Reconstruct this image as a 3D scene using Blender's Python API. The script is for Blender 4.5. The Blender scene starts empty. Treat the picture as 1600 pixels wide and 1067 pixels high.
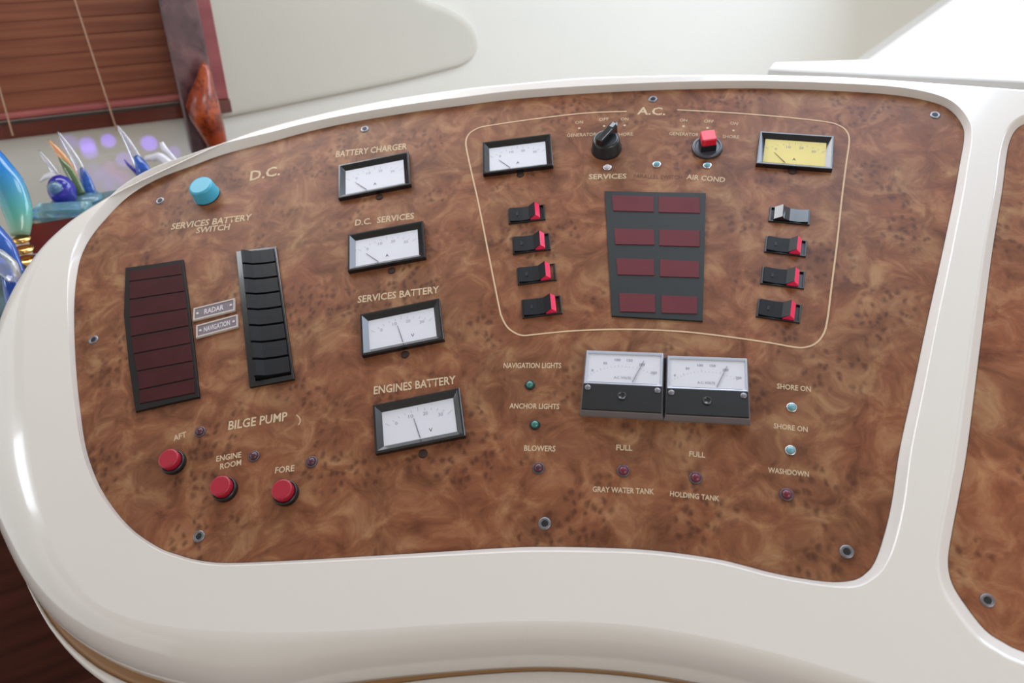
import bpy, math, random
from math import sin, cos, tan, pi, radians, atan2
from mathutils import Vector, Matrix
from mathutils.geometry import delaunay_2d_cdt
random.seed(7)
S = bpy.context.scene
COL = S.collection

# ------------------------------------------------------------------ camera
W, H, F = 1600.0, 1067.0, 1180.0
CX, CY = 800.0, 533.5
PITCH = radians(31)
CAMLOC = Vector((0, 0, 1.45))
cd = bpy.data.cameras.new('camera'); cam = bpy.data.objects.new('camera', cd); COL.objects.link(cam)
cam.location = CAMLOC; cam.rotation_euler = (pi/2 - PITCH, 0, 0)
cd.sensor_width = 36; cd.lens = F/W*36; cd.clip_start = .02; cd.clip_end = 50
cd.dof.use_dof = True; cd.dof.focus_distance = .56; cd.dof.aperture_fstop = 8
S.camera = cam
RC = Matrix.Rotation(pi/2 - PITCH, 3, 'X')

def ray(px, py):
    return RC @ Vector(((px-CX)/F, -(py-CY)/F, -1.0))      # length per unit of depth

# ------------------------------------------------------------------ light
def lin(c):
    c = c/255.0
    return c/12.92 if c <= .04045 else ((c+.055)/1.055)**2.4
def rgb(r, g, b): return (lin(r), lin(g), lin(b), 1)

w = bpy.data.worlds.new('daylight'); S.world = w; w.use_nodes = True
bg = w.node_tree.nodes['Background']; bg.inputs[0].default_value = (.97, .985, 1.0, 1); bg.inputs[1].default_value = .9
S.view_settings.view_transform = 'Standard'; S.view_settings.look = 'None'
S.view_settings.gamma = 1; S.view_settings.use_curve_mapping = False
S.view_settings.exposure = 0.30

def area(name, loc, target, sx, sy, power, color=(1, 1, 1)):
    l = bpy.data.lights.new(name, 'AREA'); l.shape = 'RECTANGLE'; l.size = sx; l.size_y = sy
    l.energy = power; l.color = color
    o = bpy.data.objects.new(name, l); COL.objects.link(o); o.location = loc
    o.rotation_euler = (Vector(target)-Vector(loc)).to_track_quat('-Z', 'Y').to_euler()
    return o

# light from ahead, reflected in the console's top rim
# long unseen strip above the padded side wall, added for the rim streak
area('rim_streak_light', (.12, 1.24, 1.72), (.12+.485*.9, 1.24-.875*.9, 1.15), 1.9, .26, 9, (.94, .96, 1))
# added fill behind the viewer, to the right, brightening the cream moulding
area('rear_fill_light', (.9, -1.0, 1.95), (.15, .4, 1.0), 1.0, .6, 9, (1, .97, .95))
# small added light on the left for the streak on the console's fold
area('fold_streak_light', (-1.1, .42, 1.56), (-.34, .41, 1.08), .16, .12, .45, (.85, .9, 1))
def sunspot():
    l = bpy.data.lights.new('windshield_sun', 'SPOT'); l.energy = 160; l.color = (1, .98, .95); l.spot_size = radians(20); l.spot_blend = .6; l.shadow_soft_size = .12
    o = bpy.data.objects.new('windshield_sun', l); COL.objects.link(o); o.location = (1.9, 2.0, 2.05)
    o.rotation_euler = (Vector((.95, 1.12, 1.15))-Vector(o.location)).to_track_quat('-Z', 'Y').to_euler()
sunspot()
# side window on the right
area('side_window_daylight', (1.12, 1.25, 1.66), (-.1, .62, 1.35), 1.05, .62, 10, (.62, .76, 1))
# light under the ceiling, added for the glints on the meter bevels
area('bevel_glint_light', (.45, .93, 2.09), (.451, .931, 1.0), .42, .72, 4.5, (.70, .82, 1))

# ------------------------------------------------------------------ panel frame
FOOT = Vector((1000-CX, -(1270-CY), -F)).normalized()
NL = RC @ (-FOOT)                                            # panel normal, world
O = CAMLOC + ray(CX, CY)*.55
UX = (Vector((1, 0, 0)) - NL*NL.x).normalized()
VY = NL.cross(UX)
PM = Matrix(((UX.x, VY.x, NL.x, O.x), (UX.y, VY.y, NL.y, O.y), (UX.z, VY.z, NL.z, O.z), (0, 0, 0, 1)))
def L(px, py, w=0.0):
    """pixel of the photograph -> point on the console plane raised by w (panel coordinates)"""
    r = ray(px, py); q = O + NL*w
    t = (q-CAMLOC).dot(NL)/r.dot(NL)
    return PM.inverted() @ (CAMLOC + r*t)
def L2(px, py, w=0.0):
    p = L(px, py, w); return (p.x, p.y)

# ------------------------------------------------------------------ materials
def new_mat(name):
    m = bpy.data.materials.new(name); m.use_nodes = True
    nt = m.node_tree; return m, nt, nt.nodes['Principled BSDF']
def pmat(name, col, rough=.5, spec=.5, coat=0, trans=0, metal=0, noise=.06, nscale=60, ior=None, bump=0, emit=None):
    m, nt, b = new_mat(name)
    b.inputs['Roughness'].default_value = rough
    b.inputs['Specular IOR Level'].default_value = spec
    b.inputs['Coat Weight'].default_value = coat
    b.inputs['Coat Roughness'].default_value = .06
    b.inputs['Transmission Weight'].default_value = trans
    b.inputs['Metallic'].default_value = metal
    if ior: b.inputs['IOR'].default_value = ior
    tc = nt.nodes.new('ShaderNodeTexCoord'); n = nt.nodes.new('ShaderNodeTexNoise')
    n.inputs['Scale'].default_value = nscale; n.inputs['Detail'].default_value = 3
    nt.links.new(tc.outputs['Object'], n.inputs['Vector'])
    mx = nt.nodes.new('ShaderNodeMix'); mx.data_type = 'RGBA'
    c = rgb(*col)
    mx.inputs['A'].default_value = tuple(x*(1-noise) for x in c[:3])+(1,)
    mx.inputs['B'].default_value = tuple(min(1, x*(1+noise)) for x in c[:3])+(1,)
    nt.links.new(n.outputs['Fac'], mx.inputs['Factor']); nt.links.new(mx.outputs['Result'], b.inputs['Base Color'])
    if bump:
        bp = nt.nodes.new('ShaderNodeBump'); bp.inputs['Strength'].default_value = bump; bp.inputs['Distance'].default_value = .0005
        nt.links.new(n.outputs['Fac'], bp.inputs['Height']); nt.links.new(bp.outputs['Normal'], b.inputs['Normal'])
    if emit:
        b.inputs['Emission Color'].default_value = rgb(*emit[0]); b.inputs['Emission Strength'].default_value = emit[1]
    return m

def burl(name, dark, mid, light, eye, scale=1.0, rough=.42, off=0, coat=0):
    m, nt, b = new_mat(name); N = nt.nodes.new; K = nt.links.new
    tc = N('ShaderNodeTexCoord'); mp = N('ShaderNodeMapping'); mp.inputs['Location'].default_value = (off, off*.7, 0)
    K(tc.outputs['Object'], mp.inputs['Vector'])
    # warp
    n1 = N('ShaderNodeTexNoise'); n1.inputs['Scale'].default_value = 16*scale; n1.inputs['Detail'].default_value = 2
    K(mp.outputs['Vector'], n1.inputs['Vector'])
    sub = N('ShaderNodeVectorMath'); sub.operation = 'SUBTRACT'; sub.inputs[1].default_value = (.5, .5, .5)
    K(n1.outputs['Color'], sub.inputs[0])
    sc = N('ShaderNodeVectorMath'); sc.operation = 'SCALE'; sc.inputs['Scale'].default_value = .05/scale
    K(sub.outputs['Vector'], sc.inputs[0])
    ad = N('ShaderNodeVectorMath'); ad.operation = 'ADD'
    K(mp.outputs['Vector'], ad.inputs[0]); K(sc.outputs['Vector'], ad.inputs[1])
    n2 = N('ShaderNodeTexNoise'); n2.inputs['Scale'].default_value = 48*scale; n2.inputs['Detail'].default_value = 7; n2.inputs['Roughness'].default_value = .62
    n2.inputs['Distortion'].default_value = .5
    K(ad.outputs['Vector'], n2.inputs['Vector'])
    r = N('ShaderNodeValToRGB'); e = r.color_ramp.elements
    e[0].position = .32; e[0].color = rgb(*dark); e[1].position = .72; e[1].color = rgb(*light)
    k = e.new(.5); k.color = rgb(*mid)
    K(n2.outputs['Fac'], r.inputs['Fac'])
    # broad reddish / olive drift
    n3 = N('ShaderNodeTexNoise'); n3.inputs['Scale'].default_value = 14*scale; n3.inputs['Detail'].default_value = 2
    K(ad.outputs['Vector'], n3.inputs['Vector'])
    r3 = N('ShaderNodeValToRGB'); e3 = r3.color_ramp.elements
    e3[0].position = .38; e3[0].color = (1.02, .90, .84, 1); e3[1].position = .62; e3[1].color = (.98, 1.0, .96, 1)
    K(n3.outputs['Fac'], r3.inputs['Fac'])
    mu = N('ShaderNodeMix'); mu.data_type = 'RGBA'; mu.blend_type = 'MULTIPLY'; mu.inputs['Factor'].default_value = 1
    K(r.outputs['Color'], mu.inputs['A']); K(r3.outputs['Color'], mu.inputs['B'])
    # eye clusters
    vo = N('ShaderNodeTexVoronoi'); vo.voronoi_dimensions = '2D'; vo.inputs['Scale'].default_value = 150*scale; vo.inputs['Randomness'].default_value = 1
    sc2 = N('ShaderNodeVectorMath'); sc2.operation = 'MULTIPLY'; sc2.inputs[1].default_value = (1.0, .75, 1)
    ad2 = N('ShaderNodeVectorMath'); ad2.operation = 'ADD'
    ns = N('ShaderNodeTexNoise'); ns.inputs['Scale'].default_value = 120*scale
    K(mp.outputs['Vector'], ns.inputs['Vector'])
    ss = N('ShaderNodeVectorMath'); ss.operation = 'SCALE'; ss.inputs['Scale'].default_value = .007/scale
    K(ns.outputs['Color'], ss.inputs[0])
    K(mp.outputs['Vector'], ad2.inputs[0]); K(ss.outputs['Vector'], ad2.inputs[1]); K(ad2.outputs['Vector'], sc2.inputs[0]); K(sc2.outputs['Vector'], vo.inputs['Vector'])
    ve = N('ShaderNodeMapRange'); ve.inputs['From Min'].default_value = .08; ve.inputs['From Max'].default_value = .40
    ve.inputs['To Min'].default_value = 1; ve.inputs['To Max'].default_value = 0
    K(vo.outputs['Distance'], ve.inputs['Value'])
    nm = N('ShaderNodeTexNoise'); nm.inputs['Scale'].default_value = 22*scale; nm.inputs['Detail'].default_value = 1
    mp2 = N('ShaderNodeMapping'); mp2.inputs['Location'].default_value = (3.1, 1.7, 0); K(mp.outputs['Vector'], mp2.inputs['Vector']); K(mp2.outputs['Vector'], nm.inputs['Vector'])
    mm = N('ShaderNodeMapRange'); mm.inputs['From Min'].default_value = .50; mm.inputs['From Max'].default_value = .60
    K(nm.outputs['Fac'], mm.inputs['Value'])
    ml = N('ShaderNodeMath'); ml.operation = 'MULTIPLY'; K(ve.outputs['Result'], ml.inputs[0]); K(mm.outputs['Result'], ml.inputs[1])
    ml2 = N('ShaderNodeMath'); ml2.operation = 'MULTIPLY'; ml2.inputs[1].default_value = .68; K(ml.outputs[0], ml2.inputs[0])
    me = N('ShaderNodeMix'); me.data_type = 'RGBA'; me.inputs['B'].default_value = rgb(*eye)
    K(ml2.outputs[0], me.inputs['Factor']); K(mu.outputs['Result'], me.inputs['A'])
    K(me.outputs['Result'], b.inputs['Base Color'])
    b.inputs['Roughness'].default_value = rough; b.inputs['Specular IOR Level'].default_value = .2; b.inputs['Coat Weight'].default_value = coat; b.inputs['Coat Roughness'].default_value = .25
    return m

def slatwood(name, a, b_, rough=.4, msc=(3, 28, 40)):
    m, nt, b = new_mat(name); N = nt.nodes.new; K = nt.links.new
    tc = N('ShaderNodeTexCoord'); mp = N('ShaderNodeMapping'); mp.inputs['Scale'].default_value = msc
    oi = N('ShaderNodeObjectInfo'); ad = N('ShaderNodeVectorMath'); ad.operation = 'ADD'
    K(tc.outputs['Object'], mp.inputs['Vector']); K(mp.outputs['Vector'], ad.inputs[0]); K(oi.outputs['Location'], ad.inputs[1])
    n = N('ShaderNodeTexNoise'); n.inputs['Scale'].default_value = 1.4; n.inputs['Detail'].default_value = 5
    K(ad.outputs['Vector'], n.inputs['Vector'])
    r = N('ShaderNodeValToRGB'); r.color_ramp.elements[0].position = .35; r.color_ramp.elements[1].position = .65
    r.color_ramp.elements[0].color = rgb(*a); r.color_ramp.elements[1].color = rgb(*b_)
    K(n.outputs['Fac'], r.inputs['Fac']); K(r.outputs['Color'], b.inputs['Base Color'])
    b.inputs['Roughness'].default_value = rough
    return m

M = {}
M['gelcoat'] = pmat('cream_gelcoat', (214, 209, 203), .18, .5, .5, noise=.015, nscale=9)
M['burl'] = burl('burl_veneer', (94, 57, 38), (124, 81, 57), (156, 118, 86), (66, 38, 27))
M['burl2'] = burl('burl_veneer_second', (104, 62, 42), (136, 88, 62), (168, 128, 94), (76, 42, 30), off=2.3)
M['black'] = pmat('black_plastic', (26, 27, 30), .32, .5, noise=.15, nscale=200)
M['blackg'] = pmat('gloss_black_plastic', (20, 21, 25), .2, .6, .3, noise=.1, nscale=200)
M['rubber'] = pmat('rocker_black', (23, 24, 28), .42, .2, noise=.1, nscale=300)
M['grey'] = pmat('dark_grey_panel', (36, 40, 40), .5, .3, noise=.1, nscale=120)
M['dgrey'] = pmat('smoked_frame', (26, 20, 20), .55, .2, noise=.2, nscale=60)
M['redlens'] = pmat('dull_red_lens', (96, 42, 48), .6, .2, noise=.16, nscale=80)
M['redlens_dark'] = pmat('dark_red_lens', (60, 20, 22), .6, .15, noise=.4, nscale=45)
M['dial'] = pmat('white_dial', (205, 206, 214), .5, .3, noise=.02)
M['yellow'] = pmat('yellowed_dial', (212, 196, 120), .5, .3, noise=.08, nscale=40)
M['ink'] = pmat('dial_ink', (60, 62, 72), .6, .2)
M['inklight'] = pmat('faded_dial_ink', (140, 142, 156), .6, .2)
M['redink'] = pmat('red_dial_ink', (160, 90, 95), .6, .2)
M['paint'] = pmat('cream_lettering', (194, 174, 146), .8, .1, noise=.12, nscale=700)
M['line'] = pmat('cream_border_line', (196, 168, 136), .6, .3, noise=.06, nscale=90)
M['wornink'] = pmat('worn_dark_lettering', (92, 60, 44), .6, .3)
M['cyan'] = pmat('turquoise_plastic', (62, 158, 186), .38, .5, noise=.02)
M['red'] = pmat('red_button_plastic', (156, 20, 44), .42, .5, noise=.03)
M['redclear'] = pmat('translucent_red_plastic', (236, 50, 92), .18, .6, .4, noise=.03)
M['reddeep'] = pmat('deep_red_plastic', (214, 22, 48), .3, .5, .2, noise=.03)
M['chrome'] = pmat('chrome', (205, 208, 212), .22, .5, metal=1, noise=.02)
M['steel'] = pmat('dull_steel', (132, 130, 134), .38, .5, metal=.9, noise=.05)
M['screwdark'] = pmat('dark_screw_recess', (48, 50, 52), .45, .5, metal=.5)
M['darkring'] = pmat('dark_lamp_ring', (92, 84, 92), .35, .5, metal=.4)
M['hole'] = pmat('dark_brown_plug', (52, 36, 30), .6, .3)
M['green'] = pmat('green_lamp', (44, 112, 102), .3, .5, .3)
M['plum'] = pmat('dark_plum_lamp', (76, 36, 48), .3, .4, .2)
M['crimson'] = pmat('crimson_lamp', (104, 32, 48), .3, .4, .2)
M['teal'] = pmat('teal_lamp', (104, 158, 170), .25, .5, .4)
M['pearl'] = pmat('pearl_lamp', (196, 188, 192), .25, .5, .4)
M['plateb'] = pmat('grey_engraved_plate', (112, 100, 108), .45, .4, noise=.1, nscale=300)
M['platee'] = pmat('pale_plate_edge', (186, 176, 170), .35, .4)
M['platet'] = pmat('pale_engraving', (200, 194, 196), .5, .3)
M['meterbase'] = pmat('smoky_clear_case', (112, 108, 110), .2, .5, .3)
M['meterrim'] = pmat('clear_acrylic_rim', (176, 182, 196), .12, .6, .5)
M['trim'] = pmat('painted_floor_reflection', (142, 104, 66), .35, .4, .2, noise=.12, nscale=14)  # brown put in as the floor's reflection on the cream cove
M['ledge'] = pmat('off_white_ledge', (182, 180, 176), .5, .3, noise=.01)
M['wall'] = pmat('cream_vinyl_wall', (220, 216, 204), .6, .3, noise=.02, nscale=6)
M['vinyl'] = pmat('padded_cream_vinyl', (200, 195, 180), .55, .3, noise=.025, nscale=5)
M['white'] = pmat('white_dash', (236, 236, 234), .4, .4, noise=.01)
M['slat'] = slatwood('cherry_slat', (104, 56, 44), (156, 98, 72), .4, (45, 1.6, 30))
M['rail'] = slatwood('red_cherry_rail', (146, 78, 74), (176, 98, 92), .3)
M['frame'] = slatwood('dark_cherry_frame', (84, 44, 36), (112, 60, 48), .22)
M['stile'] = slatwood('red_cherry_stile', (132, 58, 60), (150, 72, 72), .3)
M['cord'] = pmat('beige_cord', (176, 140, 116), .8, .2)
M['post'] = burl('dark_figured_post', (58, 32, 36), (84, 54, 58), (112, 78, 78), (50, 26, 30), scale=.35, rough=.18, coat=.8)
M['amber'] = burl('amber_burl', (88, 34, 20), (146, 60, 28), (184, 92, 46), (60, 26, 20), scale=.9, rough=.15, coat=.8)
M['floor'] = slatwood('dark_mahogany_floor', (66, 34, 26), (88, 46, 34), .45)
M['shelf'] = pmat('dark_red_shelf_wood', (122, 44, 42), .35, .4, .2, noise=.15, nscale=20)
M['gold'] = pmat('polished_gold', (228, 180, 110), .2, metal=1)
def glass(name, col, rough=.04, trans=.85):
    return pmat(name, col, rough, .5, .3, trans=trans, noise=.1, nscale=30, ior=1.48)
M['gclear'] = glass('clear_glass', (236, 238, 246), trans=.9)
M['gblue'] = glass('cobalt_glass', (60, 120, 222), trans=.75)
M['gdeep'] = glass('violet_blue_glass', (52, 44, 178), trans=.55)
M['gaqua'] = glass('aqua_glass', (170, 222, 232), trans=.8)
M['gwhite'] = glass('milky_glass', (232, 230, 238), .15, .3)
M['gamber'] = glass('amber_glass', (240, 176, 120), trans=.6)
M['ggreen'] = glass('olive_glass', (110, 140, 96), trans=.6)
def gradglass(name, stops, span):
    m = glass(name, (255, 255, 255), .1, .45); nt = m.node_tree; b = nt.nodes['Principled BSDF']
    tc = nt.nodes.new('ShaderNodeTexCoord'); sx = nt.nodes.new('ShaderNodeSeparateXYZ')
    mr = nt.nodes.new('ShaderNodeMapRange'); mr.inputs['From Min'].default_value = span[0]; mr.inputs['From Max'].default_value = span[1]
    r = nt.nodes.new('ShaderNodeValToRGB')
    for i, (p, c) in enumerate(stops):
        el = r.color_ramp.elements[i] if i < 2 else r.color_ramp.elements.new(p)
        el.position = p; el.color = rgb(*c)
    nt.links.new(tc.outputs['Object'], sx.inputs[0]); nt.links.new(sx.outputs['Z'], mr.inputs['Value'])
    nt.links.new(mr.outputs['Result'], r.inputs['Fac']); nt.links.new(r.outputs['Color'], b.inputs['Base Color'])
    return m

# ------------------------------------------------------------------ mesh helpers
class MB:
    def __init__(s): s.v = []; s.f = []; s.flat = set()
    def add(s, verts, faces, flat=False):
        o = len(s.v); s.v += [tuple(p) for p in verts]
        for f in faces:
            if flat: s.flat.add(len(s.f))
            s.f.append([i+o for i in f])
        return s
    def loft(s, rings, cap0=False, cap1=False, closed=True, flat=False):
        n = len(rings[0]); v = [p for r in rings for p in r]; f = []
        m = n if closed else n-1
        for k in range(len(rings)-1):
            for i in range(m):
                j = (i+1) % n
                f.append((k*n+i, k*n+j, (k+1)*n+j, (k+1)*n+i))
        o = len(s.f)
        s.add(v, f, flat)
        base = len(s.v)-len(v)
        if cap0: s.flat.add(len(s.f)); s.f.append([base+i for i in range(n)][::-1])
        if cap1: s.flat.add(len(s.f)); s.f.append([base+(len(rings)-1)*n+i for i in range(n)])
        return s
    def prism(s, poly, z0, z1, bev=0):
        """poly CCW (x,y); optional chamfered top"""
        if bev:
            inn = inset(poly, bev)
            rings = [[(x, y, z0) for x, y in poly], [(x, y, z1-bev) for x, y in poly], [(x, y, z1) for x, y in inn]]
        else:
            rings = [[(x, y, z0) for x, y in poly], [(x, y, z1) for x, y in poly]]
        return s.loft(rings, True, True, flat=True)
    def box(s, x0, x1, y0, y1, z0, z1, bev=0):
        return s.prism([(x0, y0), (x1, y0), (x1, y1), (x0, y1)], z0, z1, bev)
    def lathe(s, prof, n=32, cx=0, cy=0, cap0=True, cap1=True):
        rings = [[(cx+r*cos(2*pi*i/n), cy+r*sin(2*pi*i/n), z) for i in range(n)] for r, z in prof]
        return s.loft(rings, cap0, cap1)
    def extr_x(s, prof, y0, y1):
        """profile in (x,z) extruded along y"""
        n = len(prof)
        v = [(x, y0, z) for x, z in prof]+[(x, y1, z) for x, z in prof]
        f = [(i, (i+1) % n, n+(i+1) % n, n+i) for i in range(n)]
        f += [list(range(n))[::-1], [n+i for i in range(n)]]
        return s.add(v, f, True)
    def build(s, name, mat, parent=None, mw=None, smooth=True):
        me = bpy.data.meshes.new(name); me.from_pydata(s.v, [], s.f); me.validate(); me.update()
        import bmesh
        bm = bmesh.new(); bm.from_mesh(me); bmesh.ops.recalc_face_normals(bm, faces=bm.faces); bm.to_mesh(me); bm.free()
        me.materials.append(mat)
        if smooth:
            for i, p in enumerate(me.polygons): p.use_smooth = i not in s.flat
        o = bpy.data.objects.new(name, me); COL.objects.link(o)
        if parent: o.parent = parent
        if mw is not None: o.matrix_world = mw
        return o
def poly_area(p): return sum(p[i][0]*p[(i+1) % len(p)][1]-p[(i+1) % len(p)][0]*p[i][1] for i in range(len(p)))/2
def normals(p):
    n = len(p); out = []
    sg = 1 if poly_area(p) > 0 else -1
    for i in range(n):
        a = Vector(p[i-1][:2]); c = Vector(p[(i+1) % n][:2]); d = (c-a)
        d = d.normalized() if d.length > 1e-9 else Vector((1, 0))
        out.append(Vector((d.y*sg, -d.x*sg)))
    return out
def inset(p, d):
    n = len(p); out = []
    sg = 1 if poly_area(p) > 0 else -1
    for i in range(n):
        a, b, c = Vector(p[i-1]), Vector(p[i]), Vector(p[(i+1) % n])
        e1 = (b-a).normalized(); e2 = (c-b).normalized()
        n1 = Vector((-e1.y, e1.x))*sg; n2 = Vector((-e2.y, e2.x))*sg
        k = n1+n2; k = k/max(.3, k.dot(n1))
        out.append(tuple(b+k*d))
    return out
def catmull(pts, per=6, closed=True):
    n = len(pts); out = []
    pts = [Vector(p) for p in pts]
    rng = range(n) if closed else range(n-1)
    for i in rng:
        if closed: a, b, c, d = pts[i-1], pts[i], pts[(i+1) % n], pts[(i+2) % n]
        else: a, b, c, d = pts[max(i-1, 0)], pts[i], pts[i+1], pts[min(i+2, n-1)]
        for k in range(per):
            t = k/per
            out.append(.5*((2*b)+(c-a)*t+(2*a-5*b+4*c-d)*t*t+(3*b-a-3*c+d)*t**3))
    if not closed: out.append(pts[-1])
    return out
def tag(o, label=None, cat=None, group=None, kind=None):
    if label: o['label'] = label
    if cat: o['category'] = cat
    if group: o['group'] = group
    if kind: o['kind'] = kind
    return o
def empty(name, mw):
    o = bpy.data.objects.new(name, None); o.empty_display_size = .01; COL.objects.link(o); o.matrix_world = mw; return o
def on_panel(px, py, ang=0, w=0.0):
    """frame standing on the panel; the pixel is where its base sits"""
    p = L(px, py, w)
    return PM @ Matrix.Translation(p) @ Matrix.Rotation(ang, 4, 'Z')
def pang(a, b, w=0):
    p, q = L(*a, w), L(*b, w); return atan2(q.y-p.y, q.x-p.x)
def fit_rect(c4, w):
    """TL,TR,BR,BL pixels at height w -> centre, angle, width, height"""
    a, b, c, d = [Vector(L2(x, y, w)) for x, y in c4]
    cen = (a+b+c+d)/4
    dx = ((b-a)+(c-d))/2; dy = ((a-d)+(b-c))/2
    ang = atan2(dx.y, dx.x); h2 = atan2(dy.y, dy.x)-pi/2
    return cen, (ang*dx.length+h2*dy.length)/(dx.length+dy.length), dx.length, dy.length

def text(s, a, b, hpx, mat, parent, name='lettering', w=.00015, bold=.018, mw=None, label=None, size=None, width=None, loc=None):
    """lettering printed on the panel: a..b are pixel ends of its mid line, hpx its cap height"""
    cu = bpy.data.curves.new('t', 'FONT'); cu.body = s; cu.align_x = 'CENTER'; cu.align_y = 'CENTER'
    cu.size = 1; cu.extrude = .0; cu.offset = bold; cu.resolution_u = 2
    to = bpy.data.objects.new('t', cu); COL.objects.link(to)
    dg = bpy.context.evaluated_depsgraph_get(); me = bpy.data.meshes.new_from_object(to.evaluated_get(dg))
    bpy.data.objects.remove(to); bpy.data.curves.remove(cu)
    xs = [v.co.x for v in me.vertices]; ys = [v.co.y for v in me.vertices]
    x0, x1, y0, y1 = min(xs), max(xs), min(ys), max(ys)
    if mw is None:
        pa, pb = L(*a, w), L(*b, w)
        width = (pb-pa).length; ang = atan2(pb.y-pa.y, pb.x-pa.x)
        mx, my = (a[0]+b[0])/2, (a[1]+b[1])/2
        size = (L(mx, my-hpx/2, w)-L(mx, my+hpx/2, w)).length
        fr = PM @ Matrix.Translation((pa+pb)/2) @ Matrix.Rotation(ang, 4, 'Z')
    else: fr = mw
    for v in me.vertices:
        v.co = ((v.co.x-(x0+x1)/2)/(x1-x0)*width, (v.co.y-(y0+y1)/2)/(y1-y0)*size, 0)
    me.name = name; me.materials.clear(); me.materials.append(mat)
    o = bpy.data.objects.new(name, me); COL.objects.link(o)
    o.parent = parent; o.matrix_world = fr
    if label: o['label'] = label
    return o

# ================================================================== STRUCTURE
# side wall: vertical plane turned so that it runs away to the right
WD = Vector((sin(radians(61)), cos(radians(61)), 0)); WN = Vector((cos(radians(61)), -sin(radians(61)), 0))
WP = CAMLOC + ray(350, 180)*1.25
def wl(px, py, off=0.0):
    """pixel -> wall coordinates (along, up) on the plane set off from the wall by off"""
    r = ray(px, py); q = WP + WN*off
    t = (q-CAMLOC).dot(WN)/r.dot(WN); p = CAMLOC + r*t
    return ((p-WP).dot(WD), (p-WP).z)
# wall frame: x along wall, y up, z out of the wall towards the room
WM = Matrix(((WD.x, 0, WN.x, WP.x), (WD.y, 0, WN.y, WP.y), (0, 1, 0, WP.z), (0, 0, 0, 1)))
# wall outline : left part continues out of frame, right end is the raked window edge
d0 = wl(1340, 92); d1 = wl(1470, 0)
dd = ((d1[0]-d0[0]), (d1[1]-d0[1]))
top = (d0[0]+dd[0]*3.2, d0[1]+dd[1]*3.2)
wx0 = wl(-900, 0)[0]
poly = [(wx0, -1.3), (d0[0], -1.3), d0, top, (wx0, top[1])]
mb = MB().prism(poly, -.05, 0)
tag(mb.build('wall_left', M['wall'], mw=WM, smooth=False), 'cream vinyl cabin wall behind the console', kind='structure')
# floor
mb = MB().box(-3, 3, -2, 3.2, -.05, 0)
tag(mb.build('floor', M['floor'], mw=Matrix.Translation((0, 0, 0)), smooth=False), 'dark mahogany cabin floor', kind='structure')

# ceiling and rear wall of the wheelhouse (daylight comes in from the right)
tag(MB().box(-2.2, 1.9, -1.7, 2.6, 2.15, 2.2).build('ceiling', M['wall'], smooth=False), kind='structure')
tag(MB().box(-2.2, 1.9, -1.75, -1.7, 0, 2.15).build('wall_rear', M['wall'], smooth=False), kind='structure')
# dark mahogany cladding on the lower part of the side wall
tag(MB().box(wx0, wl(900, 0)[0], WM.inverted().translation.y*0-1.3, -.31, 0, .012, .003).build('trim_5', M['floor'], mw=WM, smooth=False), 'dark mahogany cladding low on the side wall', kind='structure')
# white dash ledge behind the console
def hz(px, py, z):
    r = ray(px, py); t = (z-CAMLOC.z)/r.z; return CAMLOC + r*t
zl = (CAMLOC + ray(1203, 108)*.95).z
fl, fr = hz(1201, 107, zl), hz(1800, 136, zl)
bl, br = hz(1209, 97, zl), hz(1345, 93, zl)
fr2 = hz(1800, 72, zl)
mb = MB().prism([(fl.x, fl.y), (fr.x, fr.y), (fr2.x, fr2.y), (br.x, br.y), (bl.x, bl.y)], zl-.012, zl, .002)
led = tag(mb.build('trim_1', M['ledge'], smooth=False), 'white dash ledge behind the console, under the window', kind='structure')
mb = MB().prism([(fl.x+.02, fl.y+.012), (fr.x, fr.y+.02), (fr2.x, fr2.y), (br.x, br.y-.01), (bl.x+.03, bl.y-.005)], .0, zl-.012)
mb.build('trim_2', M['wall'], smooth=False)['kind'] = 'structure'

# window pane behind the ledge, edge raked as in the photo, with a slim white frame
wt = MB()
a0 = Vector(d0); a1 = Vector(top)
n_ = Vector((-(a1-a0).y, (a1-a0).x)).normalized()
wf = MB().prism([tuple(a0), tuple(a0-n_*.02), tuple(a1-n_*.02), tuple(a1)], -.04, .002)
win = wf.build('window_1', M['white'], mw=WM, smooth=False); win['kind'] = 'structure'; win['label'] = 'bright windshield opening beyond the raked wall edge'
mb = MB().prism([tuple(a0-n_*.01), (a0.x+1.6, a0.y-.1), (a0.x+2.4, a1.y), tuple(a1-n_*.01)], -.022, -.018)
gm = glass('window_glass', (255, 255, 255), 0, 1.0); gm.node_tree.nodes['Principled BSDF'].inputs['IOR'].default_value = 1.02
mb.build('pane', gm, parent=win, mw=WM, smooth=False)

# padded panel on the wall
pad = [(345, 186), (330, 120), (306, -10), (300, -120), (480, -130), (600, -40), (665, 0), (700, 13), (727, 29), (742, 48), (746, 70), (738, 90), (722, 102), (700, 109), (620, 129), (500, 154), (400, 175)]
pw = [wl(x, y, .004) for x, y in pad]
pc = catmull(pw[4:], 6, closed=False)
pp = [Vector(p) for p in pw[:4]] + pc
pp = [tuple(p) for p in pp]
if poly_area(pp) < 0: pp = pp[::-1]
mb = MB()
nn = normals(pp)
def off(p, nn, d): return [(q[0]+n.x*d, q[1]+n.y*d) for q, n in zip(p, nn)]
rings = []
for d, z in ((0, .0), (0, .005), (-.002, .0075), (-.006, .009), (-.012, .0095)):
    rings.append([(x, y, z) for x, y in off(pp, nn, d)])
mb.loft(rings, False, True)
tag(mb.build('padded_wall_panel', M['vinyl'], mw=WM), 'cream padded vinyl panel with rounded end on the wall behind the console', 'wall panel')

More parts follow.
